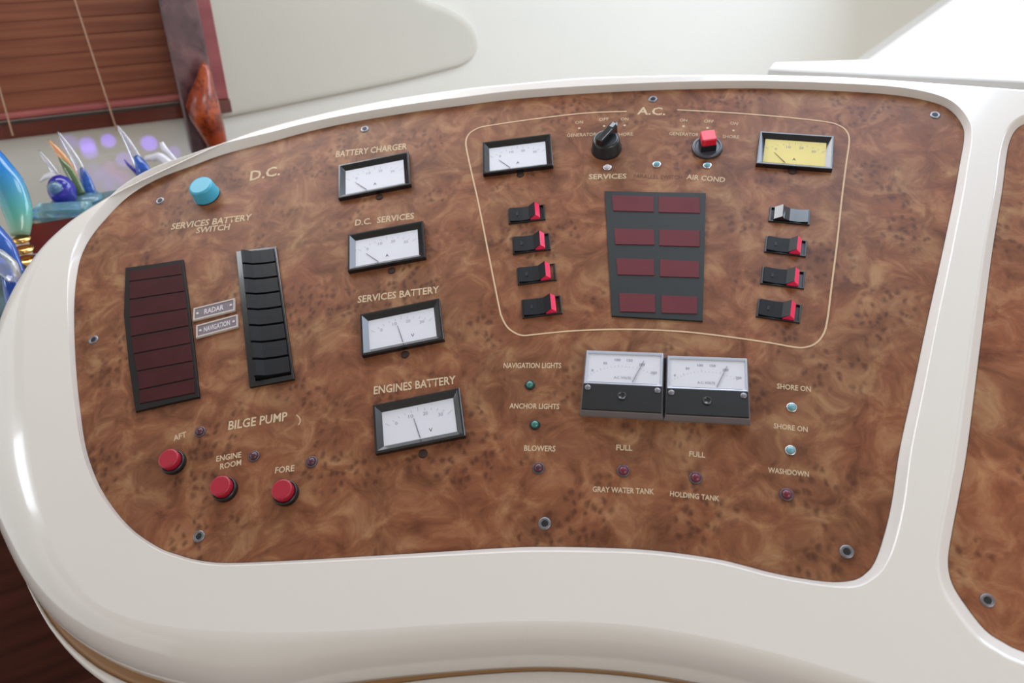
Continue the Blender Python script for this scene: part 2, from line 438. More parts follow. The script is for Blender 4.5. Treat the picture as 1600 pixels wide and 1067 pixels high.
# ================================================================== CONSOLE
DT = .007     # moulding stands this much above the veneer
A1 = [(310, 875, 5), (280, 867, 5), (248, 855, 5), (208, 828, 5), (176, 792, 5), (152, 752, 6), (134, 700, 6), (125, 640, 7), (119, 580, 8), (116, 520, 9), (116, 470, 11), (120, 430, 14),
      (127, 400, 16), (141, 372, 18), (165, 342, 19), (200, 307, 19), (245, 280, 19), (300, 259, 18), (350, 241, 17), (425, 221, 15), (480, 206, 14), (550, 190.6, 13), (644, 175, 13), (720, 165, 13), (805, 154.4, 13), (932, 145, 12),
      (1060, 139.5, 12), (1190, 138, 12), (1319, 142.5, 12), (1403, 149, 13), (1459, 160, 13), (1487, 174, 13), (1504, 197, 13), (1506, 219, 13), (1499, 259, 14), (1490, 310, 15), (1470, 405, 16),
      (1449, 500, 17), (1428, 600, 19), (1406, 700, 21), (1393, 786, 23), (1379, 844, 23), (1366, 879, 19), (1352, 896, 15), (1334, 906, 12), (1300, 909, 8), (1250, 903, 7), (1200, 893, 7), (1130, 875, 7),
      (1060, 864, 7), (1000, 858, 7), (930, 855, 8), (860, 854, 8), (800, 855, 8), (700, 861, 7), (600, 867, 6), (500, 873, 5), (420, 877, 5), (350, 879, 5)]
A2 = [(1600, 194, 14), (1586, 205, 14), (1577, 225, 13), (1572, 253, 14), (1566, 300, 14), (1550, 400, 16), (1531, 550, 19), (1512, 700, 21), (1500, 769, 21), (1487, 838, 21), (1482, 879, 20), (1489, 913, 21), (1513, 951, 22), (1541, 985, 21),
      (1568, 1003, 21), (1600, 1018, 22), (1700, 1050, 20), (1850, 1075, 14), (1980, 1060, 12), (2050, 980, 12), (2090, 800, 12), (2110, 500, 12), (2110, 300, 12), (2070, 225, 12), (1960, 200, 12), (1850, 190, 12), (1700, 183, 13), (1630, 185, 14)]
def contour(A, per=5):
    px = [(a[0], a[1]) for a in A]
    sg = 1 if poly_area(px) > 0 else -1
    nr = normals(px)
    pa = [Vector(L2(x, y, 0)) for x, y in px]
    pb = [Vector(L2(x+n.x*a[2], y+n.y*a[2], DT)) for (x, y), n, a in zip(px, nr, A)]
    return catmull(pa, per), catmull(pb, per)
a1, b1 = contour(A1); a2, b2 = contour(A2)

CD = [((37, 520), 51), ((38, 600), 52), ((48, 720), (-12, 757)), ((72, 825), (30, 868)), ((106, 896), (86, 960)), ((165, 950), (160, 1024)), ((260, 978), (262, 1068)), ((400, 988), (400, 1090)),
      ((550, 985), (550, 1068)), ((700, 975), (700, 1052)), ((850, 970), (850, 1044)), ((1000, 978), (1000, 1054)), ((1150, 1005), (1150, 1082)), ((1300, 1045), (1300, 1125)), ((1450, 1095), (1450, 1175)), ((1600, 1150), (1600, 1240)),
      ((1800, 1200), 30), ((2100, 1230), 30), ((2260, 1150), 30), ((2330, 900), 30), ((2310, 500), 30), ((2250, 260), 20), ((2150, 195), 16), ((2000, 175), 15), ((1800, 158), 14), ((1600, 143), 14), ((1400, 128), 14), ((1300, 122), 14),
      ((1150, 119), 14), ((1000, 120.5), 14), ((900, 124), 14), ((800, 133), 14), ((737, 139), 14), ((644, 152), 14), ((550, 169), 14), ((425, 199), 14), ((350, 224), 14), ((289, 251), 14), ((214, 286), 14), ((165, 312), 14), ((115, 345), 17), ((78, 382), 26), ((55, 425), 38), ((42, 470), 47)]
HB = .045
cpx = [c for c, d in CD]
cuv = [Vector(L2(x, y, DT)) for x, y in cpx]
cn = normals([tuple(c) for c in cuv])
duv = []
for (c, d), cu_, n in zip(CD, cuv, cn):
    duv.append(Vector(L2(*d, DT-HB)) if isinstance(d, tuple) else cu_ + n*d*.001)
C = catmull(cuv, 5); D = catmull(duv, 5)
dn = normals([tuple(c) for c in D])
con = empty('helm_console', PM)
tag(con, 'glossy cream moulded helm console with rounded edges around the burl panels', 'console')
mb = MB()
# top skin with two openings
P = [Vector(p) for p in C] + [Vector(p) for p in b1] + [Vector(p) for p in b2]
nC, nB1, nB2 = len(C), len(b1), len(b2)
def loopedges(o, n): return [(o+i, o+(i+1) % n) for i in range(n)]
E = loopedges(0, nC)+loopedges(nC, nB1)+loopedges(nC+nB1, nB2)
vs, es, fs, *_ = delaunay_2d_cdt(P, E, [], 0, 1e-6)
def inside(pt, pl):
    c = False; n = len(pl); x, y = pt
    for i in range(n):
        x1, y1 = pl[i][0], pl[i][1]; x2, y2 = pl[i-1][0], pl[i-1][1]
        if (y1 > y) != (y2 > y) and x < (x2-x1)*(y-y1)/(y2-y1)+x1: c = not c
    return c
tf = []
for f in fs:
    cx_ = sum(vs[i].x for i in f)/len(f); cy_ = sum(vs[i].y for i in f)/len(f)
    if inside((cx_, cy_), C) and not inside((cx_, cy_), b1) and not inside((cx_, cy_), b2): tf.append(f)
mb.add([(v.x, v.y, DT) for v in vs], tf, True)
# outer roll
rings = []
for k in range(13):
    t = k/12*pi/2
    rings.append([(c.x+(d.x-c.x)*sin(t), c.y+(d.y-c.y)*sin(t), DT-HB*(1-cos(t))) for c, d in zip(C, D)])
rings.append([(d.x-n.x*.006, d.y-n.y*.006, DT-HB-.004) for d, n in zip(D, dn)])
mb.loft(rings)
# inner lips down to the veneer
for a, b in ((a1, b1), (a2, b2)):
    rings = []
    for k in range(7):
        t = k/6*pi/2
        u_, z_ = [(0, 1), (.04, .995), (.12, .95), (.35, .70), (.65, .36), (.90, .08), (.97, 0)][k]
        rings.append([(q.x+(p.x-q.x)*u_, q.y+(p.y-q.y)*u_, DT*z_) for p, q in zip(a, b)])
    rings.append([(p.x, p.y, -.002) for p in a])
    mb.loft(rings)
sh = mb.build('shell', M['gelcoat'], con, PM)
# band coloured as the floor's reflection under the lip, and lower flange
def lerp_ctrl(vals, per=5):
    n = len(vals); o = []
    for i in range(n):
        for k in range(per): o.append(vals[i]+(vals[(i+1) % n]-vals[i])*k/per)
    return o
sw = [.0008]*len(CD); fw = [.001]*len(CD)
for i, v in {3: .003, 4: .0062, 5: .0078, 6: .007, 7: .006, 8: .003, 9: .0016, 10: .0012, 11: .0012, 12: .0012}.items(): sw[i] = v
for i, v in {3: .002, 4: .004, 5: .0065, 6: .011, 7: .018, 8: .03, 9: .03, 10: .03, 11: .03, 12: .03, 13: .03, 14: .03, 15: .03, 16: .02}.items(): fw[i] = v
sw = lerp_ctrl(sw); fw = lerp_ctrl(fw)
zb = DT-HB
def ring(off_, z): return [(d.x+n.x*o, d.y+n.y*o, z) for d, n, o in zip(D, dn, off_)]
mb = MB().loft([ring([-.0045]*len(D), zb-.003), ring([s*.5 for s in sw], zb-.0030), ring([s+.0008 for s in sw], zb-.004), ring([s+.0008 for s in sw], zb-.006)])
mb.build('floor_reflection_band', M['trim'], con, PM)
mb = MB().loft([ring([s for s in sw], zb-.006), ring(sw, zb-.0028), ring([s+min(.0008, f*.3) for s, f in zip(sw, fw)], zb-.0022), ring([s+f*.5 for s, f in zip(sw, fw)], zb-.003), ring([s+f*.85 for s, f in zip(sw, fw)], zb-.006),
                ring([s+f for s, f in zip(sw, fw)], zb-.012), ring([s+f for s, f in zip(sw, fw)], zb-.05), ring([f*0-.03 for f in fw], zb-.30)])
mb.build('lower_flange', M['gelcoat'], con, PM)

# ---- veneer panels
def veneer(a, mat, name='control_panel'):
    mb = MB()
    pl = [tuple(p) for p in a]
    rings = [[(x, y, -.005) for x, y in pl], [(x, y, -.0004) for x, y in pl], [(x, y, 0) for x, y in inset(pl, .0003)]]
    vs, es, fs, *_ = delaunay_2d_cdt([Vector(p[:2]) for p in rings[2]], loopedges(0, len(pl)), [], 1, 1e-7)
    mb.loft(rings)
    mb.add([(v.x, v.y, 0) for v in vs], fs, True)
    return mb.build(name, mat, None, PM)
panel = veneer(a1, M['burl'])
tag(panel, 'brown burl veneer control panel covered with switches, meters and cream lettering', 'control panel')
panel2 = veneer(a2, M['burl2'])
tag(panel2, 'second brown burl veneer panel, cut off by the right edge of the photo', 'control panel')

# ---- cream outline of the A.C. section
def strip(pts, wd, mat, parent, w=.0002, name='border_line'):
    c = catmull([L2(x, y, w) for x, y in pts], 6, closed=False)
    lo, hi = [], []
    for i, p in enumerate(c):
        q0 = c[max(0, i-1)]; q1 = c[min(len(c)-1, i+1)]; d = (q1-q0).normalized(); n = Vector((-d.y, d.x))
        lo.append((p.x-n.x*wd/2, p.y-n.y*wd/2, w)); hi.append((p.x+n.x*wd/2, p.y+n.y*wd/2, w))
    return MB().loft([lo, hi], closed=False, flat=True).build(name, mat, parent, PM)
BL = [(979, 174), (932, 175.5), (890, 179), (826, 187), (762, 196.5), (745, 201), (733, 209), (728, 221), (730, 238), (739, 279), (748, 319), (764, 400), (780, 480), (784, 495), (792, 510), (803, 519), (817, 524), (840, 522), (900, 516.5), (980, 514.5), (1060, 517.5),
      (1130, 525), (1200, 535), (1240, 542), (1258, 542.5), (1275, 536), (1287, 521), (1293, 498), (1300, 442), (1308, 379), (1315, 313), (1322, 257), (1327, 219), (1322, 204), (1311, 196), (1292, 190.5), (1232, 183.5), (1147, 176.5), (1058, 171.5)]
strip(BL, .00125, M['line'], panel)['label'] = 'cream outline around the alternating current section'

# ---- screws
def screw(px, py, parent, r=.0036, mat=None):
    fr = on_panel(px, py, random.random()*3)
    s = MB().lathe([(r*1.15, 0), (r*1.15, .0003), (r*.95, .0009), (r*.66, .0006)], 20, cap1=False).lathe([(r*.66, .0006), (r*.6, .0002)], 20, cap0=False, cap1=True).build('screw', mat or M['steel'], parent, fr)
    MB().box(-r*.5, r*.5, -r*.12, r*.12, .0002, .0005).box(-r*.12, r*.12, -r*.5, r*.5, .0002, .0005).lathe([(r*.62, .0002), (r*.62, .0003)], 16).build('screw_recess', M['screwdark'], s, fr)
for p in [(570, 202), (250, 314), (146, 531), (311, 838), (851, 818), (1323, 862), (1461, 180), (1020, 155)]: screw(*p, panel)
screw(1543, 938, panel2, .0034)
for p in [(593, 308), (612, 423), (633, 554), (661, 709), (813, 273), (1238, 268)]:
    r = .0027
    MB().lathe([(r*1.2, 0), (r*1.1, .0006), (r*.7, .0008)], 18).build('meter_adjuster', M['hole'], panel, on_panel(*p))

# ---- lettering
T = [('D.C.', (391, 275), (438, 266), 15), ('SERVICES BATTERY', (268, 354), (393, 339), 9.5), ('SWITCH', (307, 360), (359, 354), 9), ('BATTERY CHARGER', (525, 241), (636, 228), 9.5), ('D.C.  SERVICES', (555, 348), (647, 337), 9.5),
     ('SERVICES BATTERY', (559, 468), (686, 452), 11), ('ENGINES BATTERY', (584, 610), (712, 593), 13), ('BILGE PUMP', (357, 665), (449, 650), 14), ('AFT', (271, 685), (291, 678), 9), ('ENGINE', (338, 717), (377, 710), 9), ('ROOM', (344, 729), (377, 722), 9), ('FORE', (430, 735), (460, 731), 10),
     ('NAVIGATION LIGHTS', (787, 571), (877, 571), 8.5), ('ANCHOR LIGHTS', (796, 634), (874, 635), 8.5), ('BLOWERS', (819, 700), (868, 701), 9), ('FULL', (963, 699), (988, 700), 9), ('GRAY WATER TANK', (926, 764), (1022, 768), 9),
     ('FULL', (1077, 709), (1102, 711), 8.5), ('HOLDING TANK', (1047, 771), (1124, 779), 8.5), ('SHORE ON', (1214, 603), (1267, 608), 8.5), ('SHORE ON', (1209, 665), (1262, 671), 8.5), ('WASHDOWN', (1200, 734), (1264, 741), 8.5),
     ('A.C.', (996, 173), (1040, 174), 12), ('SERVICES', (920, 276), (979, 275), 8), ('AIR COND', (1073, 276), (1133, 281), 8)]
for s, a, b, h in T: text(s, a, b, h, M['paint'], panel, label='cream lettering reading '+s.replace('  ', ' '))
for s, a, b, h in [('ON', (899, 191.5), (911, 190.5), 4.5), ('OFF', (936, 187), (951, 185.5), 4.5), ('ON', (970, 186), (982, 186), 4.5), ('GENERATOR', (886, 211.5), (932, 209.5), 5), ('SHORE', (963, 210.5), (989, 209), 5),
                   ('ON', (1062, 187.5), (1074, 188), 4.5), ('OFF', (1100, 189), (1115, 190), 4.5), ('ON', (1141, 192), (1153, 193.5), 4.5), ('GENERATOR', (1046, 208.5), (1092, 210.5), 5), ('SHORE', (1129, 213), (1155, 214), 5)]:
    text(s, a, b, h, M['paint'], panel, label='tiny cream lettering reading '+s, bold=.005)
text('PARALLEL SWITCH', (990, 275), (1066, 277), 6, M['wornink'], panel, bold=0, label='worn dark lettering, barely legible')
for px, py in [(905, 200.5), (944, 197), (976, 196), (1068, 197.5), (1105.5, 200), (1146, 204)]:
    MB().lathe([(.0011, 0), (.0011, .0002)], 12).build('position_dot', M['paint'], panel, on_panel(px, py))
strip([(463, 648), (468, 653), (469, 659), (466, 664)], .0007, M['paint'], panel, name='scratch')

# ---- small panel meters
def rect(hw, hh, z): return [(-hw, -hh, z), (hw, -hh, z), (hw, hh, z), (-hw, hh, z)]
def panel_meter(c4, label, face, needle, yellow=False):
    h = .0043
    cen, ang, w_, h_ = fit_rect(c4, h)
    fr = PM @ Matrix.Translation((cen.x, cen.y, 0)) @ Matrix.Rotation(ang, 4, 'Z')
    r = empty('panel_meter', fr); tag(r, label, 'meter', 'small panel meters')
    hw, hh = w_/2, h_/2
    iw, ih = hw*.82, hh*.70
    MB().loft([rect(hw, hh, 0), rect(hw, hh, h-.0004), rect(hw-.0004, hh-.0004, h), rect(hw-.0016, hh-.0016, h), rect(iw, ih, .0012), rect(iw, ih, .0002)], True, False, flat=True).build('bezel', M['blackg'], r, fr)
    fr1 = fr @ Matrix.Translation((0, 0, .0012))
    MB().box(-iw, iw, -ih, ih, -.0008, 0).build('dial_face', face, r, fr1)
    # scale: arc ticks and figures
    R = ih*1.75; cy = -ih*1.15; m = MB(); z0 = .0001
    for k in range(11):
        a = radians(135-9*k); l = .14*ih if k % 5 else .26*ih
        u = Vector((cos(a), sin(a))); n = Vector((-u.y, u.x))*.00012
        p0 = Vector((0, cy))+u*R*1.02; p1 = p0+u*l
        p0.x *= 1.25; p1.x *= 1.25
        m.add([(p0.x-n.x, p0.y-n.y, z0), (p0.x+n.x, p0.y+n.y, z0), (p1.x+n.x, p1.y+n.y, z0), (p1.x-n.x, p1.y-n.y, z0)], [(0, 1, 2, 3)], True)
    m.build('scale_marks', M['inklight'], r, fr1)
    for k, s in enumerate(face_nums[label[:3]] if False else ('0', '10', '20', '30')):
        x = (-.62+.41*k)*iw
        text(s, 0, 0, 0, M['inklight'], r, name='scale_figure', bold=0, mw=fr1 @ Matrix.Translation((x, ih*(.42 if k in (1, 2) else .18), z0)), size=ih*.2, width=ih*.13*len(s))
    text('A' if yellow or needle < 0 else 'V', 0, 0, 0, M['ink'], r, name='unit_letter', bold=0, mw=fr1 @ Matrix.Translation((iw*.3 if needle > -.5 else 0, -ih*.6, z0)), size=ih*.2, width=ih*.2)
    # needle
    a = radians(90-needle*42); u = Vector((cos(a), sin(a))); n = Vector((-u.y, u.x))*.00022
    if needle < -.5: s0, s1 = Vector((-iw*.28, -ih*.98)), Vector((-iw*.66, -ih*.18))
    else: s0, s1 = Vector((iw*.0, -ih*.95)), Vector((iw*.0-.25*ih, ih*.25))
    u = (s1-s0).normalized(); n = Vector((-u.y, u.x))*.00022
    m = MB().prism([tuple(s0-n), tuple(s0+n), tuple(s1+n*.6), tuple(s1-n*.6)], .0004, .0006)
    m.build('needle', M['ink'], r, fr1)
    return r
face_nums = {}
panel_meter([(524, 255.5), (634.5, 240.4), (645.7, 289.6), (533, 305.5)], 'black framed white meter under the BATTERY CHARGER lettering', M['dial'], -.8)
panel_meter([(540, 363.8), (657, 348.4), (669, 403), (547, 419.5)], 'black framed white meter under the D.C. SERVICES lettering', M['dial'], -.8)
panel_meter([(559.5, 489), (683, 468.8), (697.4, 531), (567.4, 552)], 'black framed white meter under SERVICES BATTERY, needle near the middle', M['dial'], 0)
panel_meter([(579, 630), (714, 609.5), (731, 682), (589, 705)], 'largest looking black framed white meter, under the ENGINES BATTERY lettering', M['dial'], 0)
panel_meter([(752, 221), (858, 210), (866.6, 259.5), (756.5, 269)], 'black framed white meter in the upper left corner of the A.C. outline', M['dial'], -.8)
panel_meter([(1187, 204.6), (1303, 212), (1301.6, 265.2), (1182, 254)], 'black framed meter with yellowed dial in upper right corner of the A.C. outline', M['yellow'], -.8, True)

# ---- big clear-cased volt meters
def volt_meter(c4, label):
    h = .0075
    cen, ang, w_, h_ = fit_rect(c4, h)
    fr = PM @ Matrix.Translation((cen.x, cen.y, 0)) @ Matrix.Rotation(ang, 4, 'Z')
    r = empty('volt_meter', fr); tag(r, label, 'meter', 'clear cased volt meters')
    hw, hh = w_/2, h_/2; e = .0011
    MB().loft([rect(hw+e, hh+e*1.0, 0), rect(hw+e, hh+e, .002), rect(hw, hh, h-.001), rect(hw-.0008, hh-.0008, h-.0002)], True, True, flat=True).build('case', M['meterbase'], r, fr)
    yb = hh-2*hh*.575       # boundary
    f1 = fr @ Matrix.Translation((0, 0, h))
    # clear rim around the dial : a raised frame
    fx, fy0, fy1 = hw-.0006, yb, hh-.0006; t = .0019
    def fr_rect(x, y0, y1, z): return [(-x, y0, z), (x, y0, z), (x, y1, z), (-x, y1, z)]
    MB().loft([fr_rect(fx, fy0, fy1, -.001), fr_rect(fx, fy0, fy1, .0008), fr_rect(fx-.0005, fy0+.0003, fy1-.0005, .0012), fr_rect(fx-.0010, fy0+.0012, fy1-t, .0010), fr_rect(fx-.0013, fy0+.0015, fy1-t-.0006, .0001)], False, False, flat=True).build('window_rim', M['meterrim'], r, fr)
    o = r.children[-1]; o.matrix_world = f1
    dx, dy0, dy1 = fx-.0013, fy0+.0015, fy1-t-.0006
    MB().box(-dx, dx, dy0, dy1, -.0006, .0001).build('dial_face', M['dial'], r, f1)
    MB().box(-dx*.92, dx*.92, dy0+.0002, dy0+.00045, .0001, .0003).build('dial_rule', M['inklight'], r, f1)
    z = .00025; m = MB(); ht = dy1-dy0; cx0, cy0, R = 0, dy0-ht*.75, ht*1.32
    for k in range(21):
        a = radians(138-4.8*k*.875); u = Vector((cos(a), sin(a))); n = Vector((-u.y, u.x))*.00009
        p0 = Vector((cx0, cy0))+u*R; p1 = p0+u*(.05 if k % 5 else .09)*ht
        p0.x *= 1.15; p1.x *= 1.15
        m.add([(p0.x-n.x, p0.y-n.y, z), (p0.x+n.x, p0.y+n.y, z), (p1.x+n.x, p1.y+n.y, z), (p1.x-n.x, p1.y-n.y, z)], [(0, 1, 2, 3)], True)
    pts = []
    m.build('scale_marks', M['inklight'], r, f1)
    for k, s in enumerate(('0', '50', '100', '150', '200', '250')):
        x = (-.85+.335*k)*dx; y = dy0+ht*(.84-.42*((k-2.5)/2.5)**2)
        text(s, 0, 0, 0, M['inklight'], r, name='scale_figure', bold=.01, mw=f1 @ Matrix.Translation((x, y, z)), size=ht*.09, width=ht*.06*len(s))
    text('A.C. VOLTS', 0, 0, 0, M['inklight'], r, name='dial_lettering', bold=.01, mw=f1 @ Matrix.Translation((-dx*.02, dy0+ht*.2, z)), size=ht*.085, width=dx*.46)
    s0, s1 = Vector((dx*.26, dy0+ht*.06)), Vector((dx*.54, dy0+ht*.82)); u = (s1-s0).normalized(); n = Vector((-u.y, u.x))*.0003
    MB().prism([tuple(s0-n), tuple(s0+n), tuple(s1+n*.5), tuple(s1-n*.5)], .0004, .0007).build('needle', M['inklight'], r, f1)
    # black lower cover
    MB().box(-hw+.0004, hw-.0004, -hh+.0004, yb, -.0010, .0011, .0003).build('black_cover', M['black'], r, f1)
    for sx in (-1, 1):
        p = f1 @ Matrix.Translation((sx*hw*.87, yb-.0032, .0011))
        sc_ = MB().lathe([(.0021, -.0002), (.0021, .0004), (.0014, .0008), (.0004, .0008)], 20).build('screw', M['steel'], r, p)
    p = f1 @ Matrix.Translation((0, -hh*.52, .0011))
    MB().lathe([(.0030, -.0002), (.0030, .0006), (.0026, .0009), (.0022, .0006), (.002, .0004), (.0004, .0004)], 28).build('zero_adjuster', M['blackg'], r, p)
    return r
volt_meter([(914.5, 545), (1036, 553.5), (1036, 647), (909, 640)], 'left of the two clear cased volt meters, white dial over black cover')
volt_meter([(1041, 553.5), (1167, 561.5), (1172.5, 654), (1041, 648)], 'right of the two clear cased volt meters, white dial over black cover')

# ---- rocker switches of the A.C. section
def rocker(c4, label, red=True):
    h = .0014
    cen, ang, w_, h_ = fit_rect(c4, h)
    fr = PM @ Matrix.Translation((cen.x, cen.y, 0)) @ Matrix.Rotation(ang, 4, 'Z')
    r = empty('rocker_switch', fr); tag(r, label, 'switch', 'rocker switches of the A.C. section')
    hw, hh = w_/2, h_/2
    a, b = hw-.0012, hh-.0009
    MB().loft([rect(hw, hh, 0), rect(hw, hh, h-.0003), rect(hw-.0003, hh-.0003, h), rect(a, b, h), rect(a, b, .0003)], True, False, flat=True).build('bezel', M['black'], r, fr)
    a -= .0003; b -= .0003
    if red:
        # low left half and rising dark top
        MB().extr_x([(-a, .0002), (a*.22, .0002), (a*.22, .0026), (-a*.25, .0019), (-a, .0032)], -b, b).build('rocker', M['rubber'], r, fr)
        x0, x1, x2 = a*.22, a*.55, a*.80
        MB().extr_x([(x0, .0002), (x2, .0002), (x2, .0030), (x1, .0068), (x0, .0026)], -b, b).build('red_cap', M['redclear'], r, fr)
        MB().extr_x([(x0-.0001, .0026), (x1, .0069), (x1, .0072), (x0-.0008, .0029)], -b*.99, b*.99).build('cap_cover', M['rubber'], r, fr)
        MB().box(-a*.62, -a*.5, -b*.25, b*.25, .0024, .0028).build('off_mark', M['grey'], r, fr)
    else:
        prof = [(-a*.85, .0002), (a, .0002), (a, .0030), (a*.45, .0019), (a*.0, .0026), (-a*.28, .0042), (-a*.42, .0066), (-a*.85, .0028)]
        MB().extr_x(prof, -b, b).build('rocker', M['blackg'], r, fr)
    return r
names = ['top', 'second', 'third', 'lowest']
for i, c in enumerate([[(793, 325.6), (850, 319), (853, 343), (795.5, 348.5)], [(799.4, 370), (857.6, 364), (861.5, 390), (802, 395.6)], [(806, 417.6), (866, 412), (871, 437.7), (810, 443.5)], [(814, 468), (875, 461.4), (879.6, 489.4), (817, 496)]]):
    rocker(c, names[i]+' black rocker switch with red end in the column left of the indicator display')
for i, c in enumerate([[(1202.8, 322.5), (1266.8, 328), (1264.8, 351.5), (1201.5, 344.4)], [(1196.5, 368), (1262, 375.6), (1259, 401), (1195, 392.5)], [(1191, 416), (1259, 424), (1256, 451), (1189, 442.4)], [(1184.3, 466.5), (1254, 475), (1249, 504.7), (1182, 493.8)]]):
    if i == 0: rocker(c, 'all black rocker switch flipped the other way, under the yellowed meter', False)
    else: rocker(c, names[i]+' rocker switch from the top in the right column, black with red end')

# ---- black bank of eight rockers
h = .006
cen, ang, w_, h_ = fit_rect([(372, 390), (431.5, 383), (458.5, 590), (389, 603)], .004)
# quadrilateral, so use bilinear mapping between its own corners
def quadmap(c4, w):
    q = [Vector(L2(x, y, w)) for x, y in c4]
    def f(s, t): return (q[0]*(1-s)+q[1]*s)*(1-t)+(q[3]*(1-s)+q[2]*s)*t
    return f
qb = [(368, 392), (430.5, 384), (459, 591), (389, 604)]
q = quadmap(qb, .003)
base = q(.5, .5); fr = PM @ Matrix.Translation((base.x, base.y, 0)); bank = empty('rocker_switch_bank', fr)
tag(bank, 'tall black bank of eight rocker switches right of the small engraved plates', 'switch bank')
def qp(f, s0, s1, t0, t1): return [tuple(f(s0, t1)-base), tuple(f(s1, t1)-base), tuple(f(s1, t0)-base), tuple(f(s0, t0)-base)]
def qring(f, s0, s1, t0, t1, z): return [(x, y, z) for x, y in qp(f, s0, s1, t0, t1)]
mb = MB().loft([qring(q, 0, 1, 0, 1, 0), qring(q, 0, 1, 0, 1, .0022), qring(q, .01, .99, .003, .997, .0026), qring(q, .15, .955, .02, .972, .0026), qring(q, .15, .955, .02, .972, .0003)], True, False, flat=True)
mb.build('frame', M['blackg'], bank, fr)
for k in range(8):
    t0 = .024+k*.118; t1 = t0+.103
    pr = [(.165, .0006), (.165, .0060), (.18, .0070), (.24, .0068), (.40, .0044), (.62, .0036), (.85, .0034), (.945, .0036), (.945, .0006)]
    ra = []
    for t in (t0, t1):
        ra.append([(q(s, t).x-base.x, q(s, t).y-base.y, z) for s, z in pr])
    n = len(pr)
    m = MB().add(ra[0]+ra[1], [(i, (i+1) % n, n+(i+1) % n, n+i) for i in range(n)]+[list(range(n)), list(range(n, 2*n))[::-1]], True)
    m.build('rocker', M['rubber'], bank, fr)

# ---- left smoked indicator display
pl = [(195.7, 418), (240, 412), (285.7, 405), (294, 466), (303, 545), (311.5, 620), (262, 631), (211.6, 643), (201, 570), (193, 491)]
base = Vector(L2(250, 524, 0)); fr = PM @ Matrix.Translation((base.x, base.y, 0))
pts = [(L2(x, y, .002)[0]-base.x, L2(x, y, .002)[1]-base.y) for x, y in pl][::-1]
disp = empty('indicator_display', fr); tag(disp, 'tall smoked indicator display with eight dark red lenses, left end of the panel', 'indicator display')
MB().prism(pts, 0, .002, .0004).build('frame', M['dgrey'], disp, fr)
ly = [(202, 424), (202.5, 441), (202.5, 469), (203, 497), (205, 527), (209, 554), (214, 581), (217.5, 610), (219, 632)]
ry = [(281, 411.5), (284.5, 430), (288.5, 456), (292, 483), (294.5, 510), (297.5, 537), (301, 565), (303, 592), (304.5, 615)]
for k in range(8):
    a, b, c, d = ly[k], ry[k], ry[k+1], ly[k+1]
    g = .5
    c4 = [(a[0], a[1]+g), (b[0], b[1]+g), (c[0]-.3, c[1]-1.6), (d[0]-.3, d[1]-1.6)]
    pts = [(L2(x, y, .0023)[0]-base.x, L2(x, y, .0023)[1]-base.y) for x, y in c4][::-1]
    MB().prism(pts, .0015, .0025, .0002).build('lens', M['redlens_dark'], disp, fr)

# ---- right indicator display, two columns of four
base = Vector(L2(1025, 400, 0)); fr = PM @ Matrix.Translation((base.x, base.y, 0))
def lp(c4, w): return [(L2(x, y, w)[0]-base.x, L2(x, y, w)[1]-base.y) for x, y in c4][::-1]
disp = empty('indicator_display', fr); tag(disp, 'matt black indicator display with two columns of dull red lenses, inside the A.C. outline', 'indicator display')
MB().prism(lp([(944.6, 298), (1102.7, 301.4), (1098, 501.5), (956, 493.5)], .0015), 0, .0015, .0003).build('backing', M['grey'], disp, fr)
s_ = 4.447
for c in [((115, 110), (408, 118), (408, 225), (125, 218)), ((440, 118), (725, 125), (728, 235), (440, 228)), ((130, 340), (410, 348), (412, 455), (140, 452)), ((445, 348), (725, 355), (725, 468), (445, 460)),
          ((145, 548), (408, 555), (410, 668), (155, 662)), ((450, 555), (722, 572), (722, 682), (450, 675)), ((165, 790), (415, 797), (418, 925), (172, 918)), ((460, 805), (710, 815), (708, 935), (460, 928))]:
    MB().prism(lp([(930+x/s_, 280+y/s_) for x, y in c], .002), .001, .002, .0002).build('lens', M['redlens'], disp, fr)

# ---- engraved plates
for word, c4, lab in [('RADAR', [(299.5, 479.5), (364.5, 468.3), (369, 485.5), (303.5, 498.5)], 'small grey engraved plate reading RADAR, the upper of the two'),
                      ('NAVIGATION', [(303.7, 506.5), (369, 493), (373.8, 511), (308, 525.5)], 'small grey engraved plate reading NAVIGATION, the lower of the two')]:
    cen, ang, w_, h_ = fit_rect(c4, .002)
    fr = PM @ Matrix.Translation((cen.x, cen.y, 0)) @ Matrix.Rotation(ang, 4, 'Z')
    pl_ = empty('engraved_plate', fr); tag(pl_, lab, 'name plate')
    hw, hh = w_/2, h_/2
    MB().loft([rect(hw, hh, 0), rect(hw, hh, .0014), rect(hw-.0004, hh-.0004, .002), rect(hw-.0012, hh-.0014, .002), rect(hw-.0014, hh-.0016, .0014)], True, False, flat=True).build('plate_edge', M['platee'], pl_, fr)
    MB().box(-hw+.0013, hw-.0013, -hh+.0015, hh-.0015, .0008, .0015).build('plate_face', M['plateb'], pl_, fr)
    text(word, 0, 0, 0, M['platet'], pl_, mw=fr @ Matrix.Translation((0, 0, .0017)), size=h_*.40, width=w_*(.46 if word == 'RADAR' else .62), bold=.02)
    for sx in (-1, 1):
        MB().lathe([(.0011, 0), (.0011, .0003), (.0005, .0005)], 12).build('rivet', M['platet'], pl_, fr @ Matrix.Translation((sx*(hw-.0035), 0, .0015)))

